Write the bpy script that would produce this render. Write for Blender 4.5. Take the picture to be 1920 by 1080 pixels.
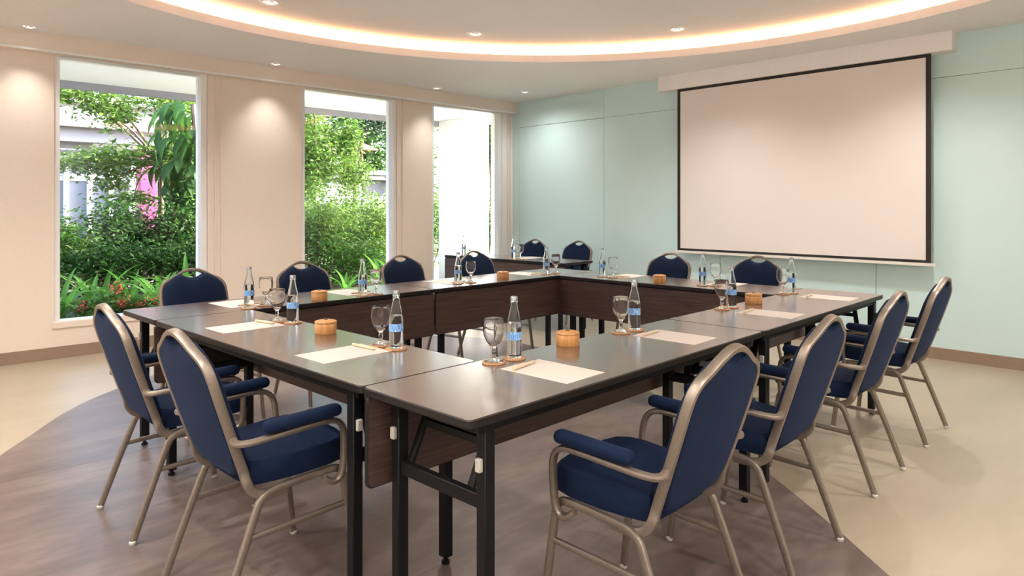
import bpy, bmesh, math, random
import numpy as np
from mathutils import Vector, Matrix

for o in list(bpy.data.objects):
    bpy.data.objects.remove(o)
SC = bpy.context.scene
COL = SC.collection
R = math.radians
PI = math.pi

# ------------------------------------------------------------------ camera
cd = bpy.data.cameras.new('camera')
cd.sensor_width = 36.0
cd.lens = 1281.2 / 1920 * 36
cd.shift_y = (388.65 - 540) / 1920
cd.clip_start = 0.05
cd.clip_end = 300
cam = bpy.data.objects.new('camera', cd)
COL.objects.link(cam)
cam.location = (0, 0, 1.31)
cam.rotation_euler = (R(90), 0, R(-43.91))      # room: X runs to the mint wall, Y to the windows
SC.camera = cam

# ------------------------------------------------------------------ world, sun, exposure
SC.view_settings.view_transform = 'Standard'
SC.view_settings.look = 'None'
SC.view_settings.exposure = 0.88
SC.view_settings.gamma = 1.0
SC.view_settings.use_curve_mapping = False
W = bpy.data.worlds.new('world')
SC.world = W
W.use_nodes = True
wn = W.node_tree
wn.nodes.clear()
sky = wn.nodes.new('ShaderNodeTexSky')
sky.sky_type = 'NISHITA'
sky.sun_disc = False
sky.sun_elevation = R(26)
sky.sun_rotation = R(103)
sky.air_density = 0.7
sky.dust_density = 5.0
sky.ozone_density = 1.0
bg = wn.nodes.new('ShaderNodeBackground')
bg.inputs['Strength'].default_value = 1.5
wo = wn.nodes.new('ShaderNodeOutputWorld')
wn.links.new(sky.outputs[0], bg.inputs[0])
wn.links.new(bg.outputs[0], wo.inputs[0])

def add_light(name, kind, loc, energy, color, **kw):
    l = bpy.data.lights.new(name, kind)
    l.energy = energy
    l.color = color
    for k, v in kw.items():
        setattr(l, k, v)
    o = bpy.data.objects.new(name, l)
    COL.objects.link(o)
    o.location = loc
    return o

sun = add_light('sun', 'SUN', (0, 0, 20), 13.0, (1.0, 0.95, 0.86), angle=R(0.6))
sd = Vector((-0.85, 0.20, -0.43))
sun.rotation_euler = sd.to_track_quat('-Z', 'Y').to_euler()

SPOT_RING = 76.0
SPOT_WALL = 24.0
LED_STRENGTH = 8.0
FILL_W = 75.0
WARM = (1.0, 0.955, 0.90)

# ------------------------------------------------------------------ materials
def mat(name, color=(0.8, 0.8, 0.8), rough=0.5, metal=0.0, **kw):
    m = bpy.data.materials.new(name)
    m.use_nodes = True
    b = m.node_tree.nodes['Principled BSDF']
    b.inputs['Base Color'].default_value = (*color, 1)
    b.inputs['Roughness'].default_value = rough
    b.inputs['Metallic'].default_value = metal
    for k, v in kw.items():
        b.inputs[k].default_value = v
    return m

def nodes_of(m):
    return m.node_tree.nodes, m.node_tree.links, m.node_tree.nodes['Principled BSDF']

def tex_noise(m, scale=(1, 1, 1), nscale=5.0, detail=4.0, ramp=None, bump=0.0, dist=0.01, rough=None, distortion=0.0):
    """noise in object coordinates -> colour ramp on base colour (+ optional bump)"""
    n, l, b = nodes_of(m)
    tc = n.new('ShaderNodeTexCoord')
    mp = n.new('ShaderNodeMapping')
    mp.inputs['Scale'].default_value = scale
    nz = n.new('ShaderNodeTexNoise')
    nz.inputs['Scale'].default_value = nscale
    nz.inputs['Detail'].default_value = detail
    nz.inputs['Distortion'].default_value = distortion
    l.new(tc.outputs['Object'], mp.inputs['Vector'])
    l.new(mp.outputs['Vector'], nz.inputs['Vector'])
    if ramp:
        r = n.new('ShaderNodeValToRGB')
        r.color_ramp.elements[0].position = ramp[0][0]
        r.color_ramp.elements[0].color = (*ramp[0][1], 1)
        r.color_ramp.elements[1].position = ramp[-1][0]
        r.color_ramp.elements[1].color = (*ramp[-1][1], 1)
        for p, c in ramp[1:-1]:
            e = r.color_ramp.elements.new(p)
            e.color = (*c, 1)
        l.new(nz.outputs['Fac'], r.inputs['Fac'])
        l.new(r.outputs['Color'], b.inputs['Base Color'])
    if bump:
        bp = n.new('ShaderNodeBump')
        bp.inputs['Strength'].default_value = bump
        bp.inputs['Distance'].default_value = dist
        l.new(nz.outputs['Fac'], bp.inputs['Height'])
        l.new(bp.outputs['Normal'], b.inputs['Normal'])
    return m

M = {}
M['wall'] = tex_noise(mat('peach_wall', rough=0.75), nscale=40, ramp=[(0.3, (0.80, 0.69, 0.595)), (0.7, (0.83, 0.72, 0.625))])
M['plain'] = mat('plain_wall', (0.86, 0.84, 0.82), 0.8)
M['ceil'] = tex_noise(mat('ceiling_paint', rough=0.85), nscale=30, ramp=[(0.3, (0.88, 0.85, 0.85)), (0.7, (0.905, 0.875, 0.875))])
M['mint'] = tex_noise(mat('mint_panel', rough=0.28), nscale=3, ramp=[(0.3, (0.60, 0.785, 0.785)), (0.7, (0.615, 0.80, 0.80))])
M['mintgap'] = mat('panel_joint', (0.16, 0.2, 0.19), 0.8)
M['base'] = tex_noise(mat('taupe_skirting', rough=0.5), scale=(4, 4, 4), nscale=6, ramp=[(0.3, (0.27, 0.185, 0.13)), (0.7, (0.30, 0.21, 0.15))])
M['white'] = mat('white_frame_paint', (0.86, 0.86, 0.86), 0.4)
M['ext_white'] = mat('exterior_white_render', (0.86, 0.87, 0.88), 0.8)
M['ext_grey'] = mat('exterior_grey_render', (0.27, 0.27, 0.31), 0.8)
M['bld_white'] = mat('building_pale_render', (0.46, 0.46, 0.49), 0.8)
M['ext_dark'] = mat('exterior_dark_panel', (0.07, 0.075, 0.10), 0.6)
M['pink'] = mat('pink_paint', (0.45, 0.07, 0.19), 0.6)
M['ext_glass'] = mat('dark_window_glass', (0.16, 0.18, 0.22), 0.12)
M['soil'] = tex_noise(mat('garden_soil', rough=0.95), nscale=9, detail=8, ramp=[(0.35, (0.06, 0.045, 0.03)), (0.6, (0.12, 0.11, 0.05)), (0.75, (0.10, 0.16, 0.05))])
M['paving'] = tex_noise(mat('pale_paving', rough=0.8), nscale=6, ramp=[(0.3, (0.66, 0.64, 0.62)), (0.7, (0.72, 0.70, 0.68))])
M['screen'] = mat('screen_fabric', (0.80, 0.735, 0.70), 0.9)
M['screen_black'] = mat('screen_border', (0.018, 0.014, 0.014), 0.7)
M['batten'] = mat('screen_batten', (0.78, 0.74, 0.68), 0.5)
M['black'] = mat('black_powder_coat', (0.004, 0.004, 0.005), 0.5, **{'Specular IOR Level': 0.22})
M['edge'] = mat('dark_edge_band', (0.010, 0.0075, 0.007), 0.45, **{'Specular IOR Level': 0.3})
M['chip'] = mat('white_plastic_clip', (0.42, 0.40, 0.35), 0.5)
M['glide'] = mat('clear_plastic_glide', (0.55, 0.52, 0.48), 0.3)
M['metal'] = tex_noise(mat('champagne_metal', rough=0.42, metal=0.8), nscale=90, ramp=[(0.3, (0.25, 0.208, 0.172)), (0.7, (0.285, 0.24, 0.20))])
M['steel'] = mat('polished_steel', (0.75, 0.75, 0.75), 0.25, 1.0)
M['fabric'] = tex_noise(mat('blue_upholstery', rough=0.85), nscale=220, detail=2, bump=0.25, dist=0.002,
                        ramp=[(0.3, (0.0014, 0.0066, 0.025)), (0.7, (0.0024, 0.0105, 0.038))])
M['fabric'].node_tree.nodes['Principled BSDF'].inputs['Sheen Weight'].default_value = 0.06
M['fabric'].node_tree.nodes['Principled BSDF'].inputs['Sheen Roughness'].default_value = 0.4
M['fabric'].node_tree.nodes['Principled BSDF'].inputs['Sheen Tint'].default_value = (0.25, 0.4, 0.9, 1)
M['fabric'].node_tree.nodes['Principled BSDF'].inputs['Specular IOR Level'].default_value = 0.2
M['wood'] = tex_noise(mat('walnut_laminate', rough=0.40), scale=(1.2, 30, 30), nscale=3.2, detail=6, distortion=0.5,
                      ramp=[(0.30, (0.036, 0.018, 0.016)), (0.5, (0.060, 0.032, 0.028)), (0.72, (0.092, 0.053, 0.046))])
M['top'] = tex_noise(mat('walnut_table_top', rough=0.24), scale=(1.2, 30, 30), nscale=2.6, detail=6, distortion=0.4,
                     ramp=[(0.30, (0.080, 0.052, 0.042)), (0.5, (0.10, 0.067, 0.054)), (0.72, (0.122, 0.084, 0.070))])
M['top'].node_tree.nodes['Principled BSDF'].inputs['Specular IOR Level'].default_value = 1.0
M['top'].node_tree.nodes['Principled BSDF'].inputs['Coat Weight'].default_value = 0.6
M['top'].node_tree.nodes['Principled BSDF'].inputs['Coat Roughness'].default_value = 0.17
M['paper'] = mat('cream_paper', (0.62, 0.565, 0.515), 0.6)
M['pen'] = mat('pale_wood_pen', (0.62, 0.50, 0.33), 0.5)
M['pen_tip'] = mat('pen_tip_grey', (0.45, 0.42, 0.36), 0.35)
M['cork'] = tex_noise(mat('cork_coaster', rough=0.85), nscale=120, ramp=[(0.3, (0.36, 0.18, 0.08)), (0.7, (0.55, 0.31, 0.15))], bump=0.2, dist=0.001)
M['potwood'] = tex_noise(mat('light_turned_wood', rough=0.42), scale=(22, 22, 3), nscale=2.2, detail=4, distortion=1.2,
                         ramp=[(0.3, (0.42, 0.19, 0.062)), (0.55, (0.56, 0.28, 0.10)), (0.75, (0.62, 0.34, 0.14))])
M['knob'] = mat('dark_wood_knob', (0.10, 0.055, 0.025), 0.4)
M['cap'] = mat('bottle_cap_metal', (0.32, 0.33, 0.36), 0.3, 0.9)

def glass_mat(name, ior, color=(1, 1, 1), rough=0.0):
    m = bpy.data.materials.new(name)
    m.use_nodes = True
    n, l = m.node_tree.nodes, m.node_tree.links
    n.clear()
    g = n.new('ShaderNodeBsdfGlass')
    g.inputs['IOR'].default_value = ior
    g.inputs['Color'].default_value = (*color, 1)
    g.inputs['Roughness'].default_value = rough
    o = n.new('ShaderNodeOutputMaterial')
    l.new(g.outputs[0], o.inputs[0])
    return m
M['glass'] = glass_mat('clear_glass', 1.33, (1, 1, 1))
M['bottle'] = glass_mat('clear_bottle_with_water', 1.36, (0.97, 0.985, 0.99))

def pane_mat():
    m = bpy.data.materials.new('window_pane_glass')
    m.use_nodes = True
    n, l = m.node_tree.nodes, m.node_tree.links
    n.clear()
    t = n.new('ShaderNodeBsdfTransparent')
    t.inputs['Color'].default_value = (0.97, 0.985, 0.98, 1)
    g = n.new('ShaderNodeBsdfGlossy')
    g.inputs['Roughness'].default_value = 0.0
    f = n.new('ShaderNodeFresnel')
    f.inputs['IOR'].default_value = 1.35
    mx = n.new('ShaderNodeMixShader')
    o = n.new('ShaderNodeOutputMaterial')
    l.new(f.outputs[0], mx.inputs[0])
    l.new(t.outputs[0], mx.inputs[1])
    l.new(g.outputs[0], mx.inputs[2])
    l.new(mx.outputs[0], o.inputs[0])
    return m
M['pane'] = pane_mat()

def emit_mat(name, color, strength):
    m = bpy.data.materials.new(name)
    m.use_nodes = True
    n, l = m.node_tree.nodes, m.node_tree.links
    n.clear()
    e = n.new('ShaderNodeEmission')
    e.inputs['Color'].default_value = (*color, 1)
    e.inputs['Strength'].default_value = strength
    o = n.new('ShaderNodeOutputMaterial')
    l.new(e.outputs[0], o.inputs[0])
    return m
M['led'] = emit_mat('warm_led', (1.0, 0.50, 0.22), LED_STRENGTH)
M['lamp'] = emit_mat('downlight_lamp', (1.0, 0.87, 0.70), 1.6)

def leaf_mat(name, dark, light, trans=0.40, rough=0.6):
    m = mat(name, dark, rough, **{'Specular IOR Level': 0.25})
    n, l, b = nodes_of(m)
    geo = n.new('ShaderNodeNewGeometry')
    r = n.new('ShaderNodeValToRGB')
    r.color_ramp.elements[0].color = (*dark, 1)
    r.color_ramp.elements[1].color = (*light, 1)
    l.new(geo.outputs['Random Per Island'], r.inputs['Fac'])
    l.new(r.outputs['Color'], b.inputs['Base Color'])
    tr = n.new('ShaderNodeBsdfTranslucent')
    l.new(r.outputs['Color'], tr.inputs['Color'])
    mx = n.new('ShaderNodeMixShader')
    mx.inputs[0].default_value = trans
    out = [x for x in n if x.type == 'OUTPUT_MATERIAL'][0]
    l.new(b.outputs[0], mx.inputs[1])
    l.new(tr.outputs[0], mx.inputs[2])
    l.new(mx.outputs[0], out.inputs[0])
    return m
M['leaf_dark'] = leaf_mat('dark_leaves', (0.010, 0.038, 0.008), (0.042, 0.115, 0.018))
M['leaf_mid'] = leaf_mat('mid_leaves', (0.016, 0.058, 0.008), (0.07, 0.165, 0.025))
M['leaf_light'] = leaf_mat('light_leaves', (0.032, 0.09, 0.011), (0.14, 0.235, 0.042))
M['leaf_strap'] = leaf_mat('strap_leaves', (0.045, 0.15, 0.022), (0.11, 0.30, 0.045))
M['leaf_blue'] = leaf_mat('distant_leaves', (0.02, 0.055, 0.03), (0.06, 0.12, 0.06))
M['flower'] = leaf_mat('red_petals', (0.65, 0.05, 0.05), (0.85, 0.16, 0.12))
M['bark'] = tex_noise(mat('bark', rough=0.9), scale=(6, 6, 1.5), nscale=5, ramp=[(0.3, (0.08, 0.05, 0.035)), (0.7, (0.2, 0.14, 0.10))])

def floor_mat(name, c0, c1, c2, rough, nscale):
    m = mat(name, c1, rough)
    n, l, b = nodes_of(m)
    tc = n.new('ShaderNodeTexCoord')
    mp = n.new('ShaderNodeMapping')
    mp.inputs['Scale'].default_value = (0.55, 1.5, 1)
    n1 = n.new('ShaderNodeTexNoise'); n1.inputs['Scale'].default_value = nscale; n1.inputs['Detail'].default_value = 7; n1.inputs['Roughness'].default_value = 0.62
    n2 = n.new('ShaderNodeTexNoise'); n2.inputs['Scale'].default_value = nscale * 9; n2.inputs['Detail'].default_value = 4
    l.new(tc.outputs['Object'], mp.inputs['Vector'])
    l.new(mp.outputs['Vector'], n1.inputs['Vector'])
    l.new(mp.outputs['Vector'], n2.inputs['Vector'])
    ad = n.new('ShaderNodeMath'); ad.operation = 'MULTIPLY_ADD'
    l.new(n2.outputs['Fac'], ad.inputs[0]); ad.inputs[1].default_value = 0.25
    l.new(n1.outputs['Fac'], ad.inputs[2])
    r = n.new('ShaderNodeValToRGB')
    r.color_ramp.elements[0].position = 0.42; r.color_ramp.elements[0].color = (*c0, 1)
    r.color_ramp.elements[1].position = 0.86; r.color_ramp.elements[1].color = (*c2, 1)
    e = r.color_ramp.elements.new(0.62); e.color = (*c1, 1)
    l.new(ad.outputs[0], r.inputs['Fac'])
    l.new(r.outputs['Color'], b.inputs['Base Color'])
    rr = n.new('ShaderNodeMapRange')
    l.new(n1.outputs['Fac'], rr.inputs['Value'])
    rr.inputs['To Min'].default_value = rough - 0.04; rr.inputs['To Max'].default_value = rough + 0.06
    l.new(rr.outputs['Result'], b.inputs['Roughness'])
    return m
M['floor'] = floor_mat('beige_vinyl', (0.335, 0.28, 0.20), (0.375, 0.315, 0.23), (0.415, 0.35, 0.262), 0.34, 1.4)
M['patch'] = floor_mat('brown_vinyl', (0.075, 0.053, 0.048), (0.13, 0.096, 0.086), (0.225, 0.175, 0.156), 0.34, 2.0)
M['seam'] = mat('vinyl_weld_line', (0.14, 0.10, 0.085), 0.5)

def label_mat():
    m = mat('blue_bottle_print', (0.05, 0.22, 0.62), 0.4)
    n, l, b = nodes_of(m)
    uv = n.new('ShaderNodeUVMap')
    br = n.new('ShaderNodeTexBrick')
    br.inputs['Scale'].default_value = 1.0
    br.inputs['Color1'].default_value = (0.86, 0.90, 0.95, 1)
    br.inputs['Color2'].default_value = (0.09, 0.34, 0.72, 1)
    br.inputs['Mortar'].default_value = (0.06, 0.26, 0.66, 1)
    br.inputs['Mortar Size'].default_value = 0.012
    br.inputs['Brick Width'].default_value = 0.045
    br.inputs['Row Height'].default_value = 0.36
    br.inputs['Bias'].default_value = 0.1
    l.new(uv.outputs['UV'], br.inputs['Vector'])
    l.new(br.outputs['Color'], b.inputs['Base Color'])
    return m
M['label'] = label_mat()

# ------------------------------------------------------------------ mesh helpers
def link(name, me, m=None, parent=None, loc=None, smooth=False):
    o = bpy.data.objects.new(name, me)
    COL.objects.link(o)
    if m is not None:
        for k in (m if isinstance(m, (list, tuple)) else [m]):
            me.materials.append(k)
    if parent is not None:
        o.parent = parent
    if loc is not None:
        o.location = loc
    if smooth:
        me.polygons.foreach_set('use_smooth', [True] * len(me.polygons))
        try:
            me.set_sharp_from_angle(angle=R(40))
        except Exception:
            pass
    return o

def me_from(name, v, f):
    me = bpy.data.meshes.new(name)
    me.from_pydata([tuple(x) for x in v], [], f)
    me.update()
    return me

def tag(o, label, cat, group=None, kind=None):
    o['label'] = label
    o['category'] = cat
    if group:
        o['group'] = group
    if kind:
        o['kind'] = kind
    return o

def empty(name, loc=(0, 0, 0), rz=0.0):
    o = bpy.data.objects.new(name, None)
    COL.objects.link(o)
    o.location = loc
    o.rotation_euler = (0, 0, rz)
    o.empty_display_size = 0.1
    return o

def struct(o):
    o['kind'] = 'structure'
    return o

def box_bm(bm, x0, x1, y0, y1, z0, z1):
    vs = [bm.verts.new(p) for p in ((x0, y0, z0), (x1, y0, z0), (x1, y1, z0), (x0, y1, z0), (x0, y0, z1), (x1, y0, z1), (x1, y1, z1), (x0, y1, z1))]
    for f in ((3, 2, 1, 0), (4, 5, 6, 7), (0, 1, 5, 4), (1, 2, 6, 5), (2, 3, 7, 6), (3, 0, 4, 7)):
        bm.faces.new([vs[i] for i in f])

def box(name, x0, x1, y0, y1, z0, z1, m, parent=None, bevel=0.0, seg=2):
    bm = bmesh.new()
    box_bm(bm, x0, x1, y0, y1, z0, z1)
    if bevel:
        bmesh.ops.bevel(bm, geom=bm.edges[:], offset=bevel, segments=seg, affect='EDGES', profile=0.5)
    me = bpy.data.meshes.new(name)
    bm.to_mesh(me)
    bm.free()
    return link(name, me, m, parent, smooth=bool(bevel))

def bar_between(name, a, b, w, h, m, parent=None):
    """rectangular bar from a to b"""
    a, b = Vector(a), Vector(b)
    return link(name, sweep_me(name, [a, b], rect_profile(w, h, 0.002)), m, parent, smooth=True)

def catmull(pts, n=6, closed=False):
    P = [Vector(p) for p in pts]
    out = []
    N = len(P)
    rng = range(N) if closed else range(N - 1)
    for i in rng:
        if closed:
            p0, p1, p2, p3 = P[(i - 1) % N], P[i], P[(i + 1) % N], P[(i + 2) % N]
        else:
            p1, p2 = P[i], P[i + 1]
            p0 = P[i - 1] if i > 0 else p1 * 2 - p2
            p3 = P[i + 2] if i + 2 < N else p2 * 2 - p1
        for k in range(n):
            t = k / n
            out.append(0.5 * ((2 * p1) + (p2 - p0) * t + (2 * p0 - 5 * p1 + 4 * p2 - p3) * t * t + (3 * p1 - p0 - 3 * p2 + p3) * t ** 3))
    if not closed:
        out.append(P[-1])
    return out

def rect_profile(a, b, r, n=3):
    """rounded rectangle a x b"""
    pts = []
    for cx, cy, s in ((a / 2 - r, b / 2 - r, 0), (-a / 2 + r, b / 2 - r, 90), (-a / 2 + r, -b / 2 + r, 180), (a / 2 - r, -b / 2 + r, 270)):
        for k in range(n):
            t = R(s + 90 * k / (n - 1))
            pts.append((cx + r * math.cos(t), cy + r * math.sin(t)))
    return pts

def circ_profile(r, n=10):
    return [(r * math.cos(2 * PI * k / n), r * math.sin(2 * PI * k / n)) for k in range(n)]

def sweep_me(name, path, prof, normal=None, scale=None):
    P = [Vector(p) for p in path]
    n = len(P)
    T = []
    for i in range(n):
        a = P[max(i - 1, 0)]
        b = P[min(i + 1, n - 1)]
        T.append((b - a).normalized())
    N = Vector(normal) if normal is not None else (Vector((1, 0, 0)) if abs(T[0].x) < 0.8 else Vector((0, 0, 1)))
    N = (N - T[0] * N.dot(T[0])).normalized()
    V, F = [], []
    k = len(prof)
    for i in range(n):
        N = (N - T[i] * N.dot(T[i])).normalized()
        B = T[i].cross(N)
        s = scale[i] if scale else 1.0
        for a, b in prof:
            V.append(P[i] + N * a * s + B * b * s)
    for i in range(n - 1):
        for j in range(k):
            j2 = (j + 1) % k
            F.append((i * k + j, i * k + j2, (i + 1) * k + j2, (i + 1) * k + j))
    F.append(tuple(range(k))[::-1])
    F.append(tuple((n - 1) * k + j for j in range(k)))
    return me_from(name, V, F)

def lathe_me(name, prof, n=28, cap_ends=True):
    """prof: list of (r, z); points with r==0 collapse to one vertex"""
    V, F, rows = [], [], []
    for r, z in prof:
        if r <= 1e-6:
            rows.append([len(V)])
            V.append((0, 0, z))
        else:
            rows.append(list(range(len(V), len(V) + n)))
            for k in range(n):
                t = 2 * PI * k / n
                V.append((r * math.cos(t), r * math.sin(t), z))
    for a, b in zip(rows[:-1], rows[1:]):
        for k in range(n):
            k2 = (k + 1) % n
            if len(a) == 1 and len(b) == 1:
                continue
            if len(a) == 1:
                F.append((a[0], b[k2], b[k]))
            elif len(b) == 1:
                F.append((a[k], a[k2], b[0]))
            else:
                F.append((a[k], a[k2], b[k2], b[k]))
    if cap_ends:
        if len(rows[0]) > 1:
            F.append(tuple(rows[0][::-1]))
        if len(rows[-1]) > 1:
            F.append(tuple(rows[-1]))
    return me_from(name, V, F)

def loft_me(name, rings, closed_ends=True):
    V, F = [], []
    k = len(rings[0])
    for r in rings:
        V += [tuple(p) for p in r]
    for i in range(len(rings) - 1):
        for j in range(k):
            j2 = (j + 1) % k
            F.append((i * k + j, i * k + j2, (i + 1) * k + j2, (i + 1) * k + j))
    if closed_ends:
        F.append(tuple(range(k))[::-1])
        F.append(tuple((len(rings) - 1) * k + j for j in range(k)))
    return me_from(name, V, F)

def copy_tree(o, parent=None):
    c = o.copy()
    COL.objects.link(c)
    if parent is not None:
        c.parent = parent
    for ch in list(o.children):
        copy_tree(ch, c)
    return c

# ------------------------------------------------------------------ room constants
XW, YW = 6.75, 7.0            # mint wall face, window pier face
X0, Y0 = -1.4, -2.3           # unseen walls behind the camera
ZC = 2.79                     # lower ceiling
CX, CY, CR = 2.756, 2.377, 3.345   # circular ceiling cove

# ------------------------------------------------------------------ floor
fl = struct(box('floor', X0, XW + 0.1, Y0, YW + 0.2, -0.08, 0.0, M['floor']))
patch_pts = [(2.654, 0.825), (2.901, 1.114), (3.228, 1.53), (3.68, 2.16), (4.066, 2.812), (4.40, 3.6), (4.61, 4.45), (4.60, 4.85), (4.52, 5.16), (4.342, 5.473),
             (3.9, 5.85), (3.3, 6.08), (2.6, 6.12), (1.9, 5.92), (1.271, 5.445), (0.961, 5.105), (0.738, 4.754), (0.553, 4.463),
             (0.25, 3.9), (0.02, 3.2), (-0.1, 2.3), (-0.05, 1.2), (0.1, 0.2), (0.5, -0.6), (1.2, -0.75), (1.9, -0.05)]
pp = catmull([(x, y, 0) for x, y in patch_pts], 5, True)
me = me_from('floor_inlay', [(p.x, p.y, 0.0) for p in pp] + [(p.x, p.y, 0.0012) for p in pp],
             [tuple(range(len(pp), 2 * len(pp)))] + [(i, (i + 1) % len(pp), len(pp) + (i + 1) % len(pp), len(pp) + i) for i in range(len(pp))])
inlay = link('floor_inlay', me, M['patch'], fl)
inlay['label'] = 'brown marbled vinyl inlay with curved outline'
for y, a, b in ((4.03, 0.37, 4.45), (1.985, -0.05, 3.5)):
    box('weld_seam', a, b, y - 0.0022, y + 0.0022, 0.0010, 0.0016, M['seam'], fl)

# ------------------------------------------------------------------ ceiling with round cove
def ceiling():
    xa, xb, ya, yb = X0, XW + 0.1, Y0, 7.0
    angs = sorted(set([2 * PI * k / 144 for k in range(144)] +
                      [math.atan2(y - CY, x - CX) % (2 * PI) for x in (xa, xb) for y in (ya, yb)]))
    V, F = [], []
    for a in angs:
        c, s = math.cos(a), math.sin(a)
        tx = ((xb - CX) / c if c > 1e-9 else (xa - CX) / c if c < -1e-9 else 1e9)
        ty = ((yb - CY) / s if s > 1e-9 else (ya - CY) / s if s < -1e-9 else 1e9)
        t = min(tx, ty)
        V.append((CX + CR * c, CY + CR * s, ZC))
        V.append((CX + t * c, CY + t * s, ZC))
        V.append((CX + t * c, CY + t * s, 3.25))
    n = len(angs)
    for i in range(n):
        j = (i + 1) % n
        F.append((3 * i, 3 * i + 1, 3 * j + 1, 3 * j))
        F.append((3 * i + 1, 3 * i + 2, 3 * j + 2, 3 * j + 1))
    F.append(tuple(3 * i + 2 for i in range(n)))
    c = struct(link('ceiling', me_from('ceiling', V, F), M['ceil']))
    def ring(name, prof, m, parent):
        V, F = [], []
        n = 160
        k = len(prof)
        for i in range(n):
            a = 2 * PI * i / n
            for r, z in prof:
                V.append((CX + r * math.cos(a), CY + r * math.sin(a), z))
        for i in range(n):
            for q in range(k):
                F.append((i * k + q, ((i + 1) % n) * k + q, ((i + 1) % n) * k + (q + 1) % k, i * k + (q + 1) % k))
        o = link(name, me_from(name, V, F), m, parent)
        return o
    ring('cove_lip', [(CR, ZC - 0.0005), (CR, 2.860), (CR + 0.015, 2.860), (CR + 0.015, ZC + 0.004), (CR + 0.01, ZC - 0.0005)], M['ceil'], c)
    ring('cove_recess', [(CR + 0.012, ZC + 0.006), (CR + 0.012, ZC + 0.012), (3.48, ZC + 0.012), (3.48, 2.97), (3.485, 2.97), (3.485, ZC + 0.006)], M['ceil'], c)
    V = [(CX + 3.483 * math.cos(2 * PI * k / 160), CY + 3.483 * math.sin(2 * PI * k / 160), 2.955) for k in range(160)]
    V += [(x, y, 3.0) for x, y, z in V]
    F = [tuple(range(160)), tuple(range(160, 320))[::-1]] + [(k, (k + 1) % 160, 160 + (k + 1) % 160, 160 + k) for k in range(160)]
    link('raised_ceiling_disc', me_from('raised_ceiling_disc', V, F), M['ceil'], c)
    led = ring('cove_light_strip', [(3.405, 2.803), (3.405, 2.845), (3.435, 2.845), (3.435, 2.803)], M['led'], None)
    tag(led, 'warm glowing light strip curving round the ceiling cove', 'light')
ceiling()

# ------------------------------------------------------------------ window wall
WIN = [(1.29, 2.473), (3.58, 4.726), (5.36, 6.489)]
ZS, ZT = 0.319, 2.63
ww = struct(box('wall_window', X0, XW + 0.1, YW, 7.24, 0.0, 0.268, M['wall']))
piers = [(X0, 1.245), (2.534, 3.535), (4.786, 5.315), (6.552, XW + 0.1)]
for a, b in piers:
    box('pier', a, b, YW, 7.24, 0.268, 2.80, M['wall'] if a < 6 else M['white'], ww)
trim = struct(box('trim_1', X0, XW, 6.90, 7.24, ZT, 2.795, M['wall']))           # valance box over the windows
box('valance_lip', X0, XW, 6.885, 6.9, ZT - 0.004, ZT + 0.012, M['white'], trim)
# thin channels beside the piers
for x in (2.60, 2.66, 4.86, 6.64, 6.69):
    box('channel_strip', x, x + 0.012, YW - 0.012, YW, 0.30, ZT, M['wall'], ww)

def frame_ring(name, x0, x1, z0, z1, wl, wr, wb, wt, y0, y1, m, parent=None):
    o = [(x0 - wl, z0 - wb), (x1 + wr, z0 - wb), (x1 + wr, z1 + wt), (x0 - wl, z1 + wt)]
    i = [(x0, z0), (x1, z0), (x1, z1), (x0, z1)]
    V = [(x, y0, z) for x, z in o] + [(x, y0, z) for x, z in i] + [(x, y1, z) for x, z in o] + [(x, y1, z) for x, z in i]
    F = []
    for k in range(4):
        j = (k + 1) % 4
        F += [(k, j, 4 + j, 4 + k), (8 + k, 12 + k, 12 + j, 8 + j), (4 + k, 4 + j, 12 + j, 12 + k), (k, 8 + k, 8 + j, j)]
    return link(name, me_from(name, V, F), m, parent)
for k, (a, b) in enumerate(WIN):
    w = struct(frame_ring('window_%d' % (k + 1), a, b, ZS, ZT - 0.012, 0.042, 0.058, 0.045, 0.01, 7.015, 7.15, M['white']))
    box('pane', a - 0.01, b + 0.01, 7.085, 7.093, ZS - 0.01, ZT, M['pane'], w)
    box('sill', a - 0.06, b + 0.08, 6.985, 7.03, 0.262, ZS - 0.006, M['wall'], w)

# ------------------------------------------------------------------ mint screen wall, made of panels
wm = struct(box('wall_screen', XW + 0.012, XW + 0.25, Y0, 7.24, 0.0, 3.0, M['mintgap']))
edges = [Y0, -0.93, 0.64, 2.20, 3.765, 5.357, 6.868, 7.0]
for a, b in zip(edges[:-1], edges[1:]):
    g = 0.0028
    if b == 7.0:
        box('panel', XW, XW + 0.014, a + g, b, 0.0, 2.80, M['mint'], wm)
        continue
    box('panel', XW, XW + 0.014, a + g, b - (g if b < 6.8 else 0.004), 0.0, 2.4265, M['mint'], wm)
    box('panel', XW, XW + 0.014, a + (g if a > 5 else 0.0012), b - (0 if b > 6.8 else 0.0012), 2.4305 if a < 5 else 2.433, 2.80, M['mint'], wm)
struct(box('wall_back', X0 - 0.2, X0, Y0 - 0.2, 7.24, 0, 3.0, M['plain']))
struct(box('wall_end', X0 - 0.2, XW + 0.25, Y0 - 0.2, Y0, 0, 3.0, M['plain']))
struct(box('baseboard_window', X0, XW, 6.982, YW, 0, 0.102, M['base']))
struct(box('baseboard_screen', XW - 0.016, XW, Y0, 6.98, 0, 0.098, M['base']))
struct(box('baseboard_back', X0, X0 + 0.016, Y0, 6.98, 0, 0.1, M['base']))

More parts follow.
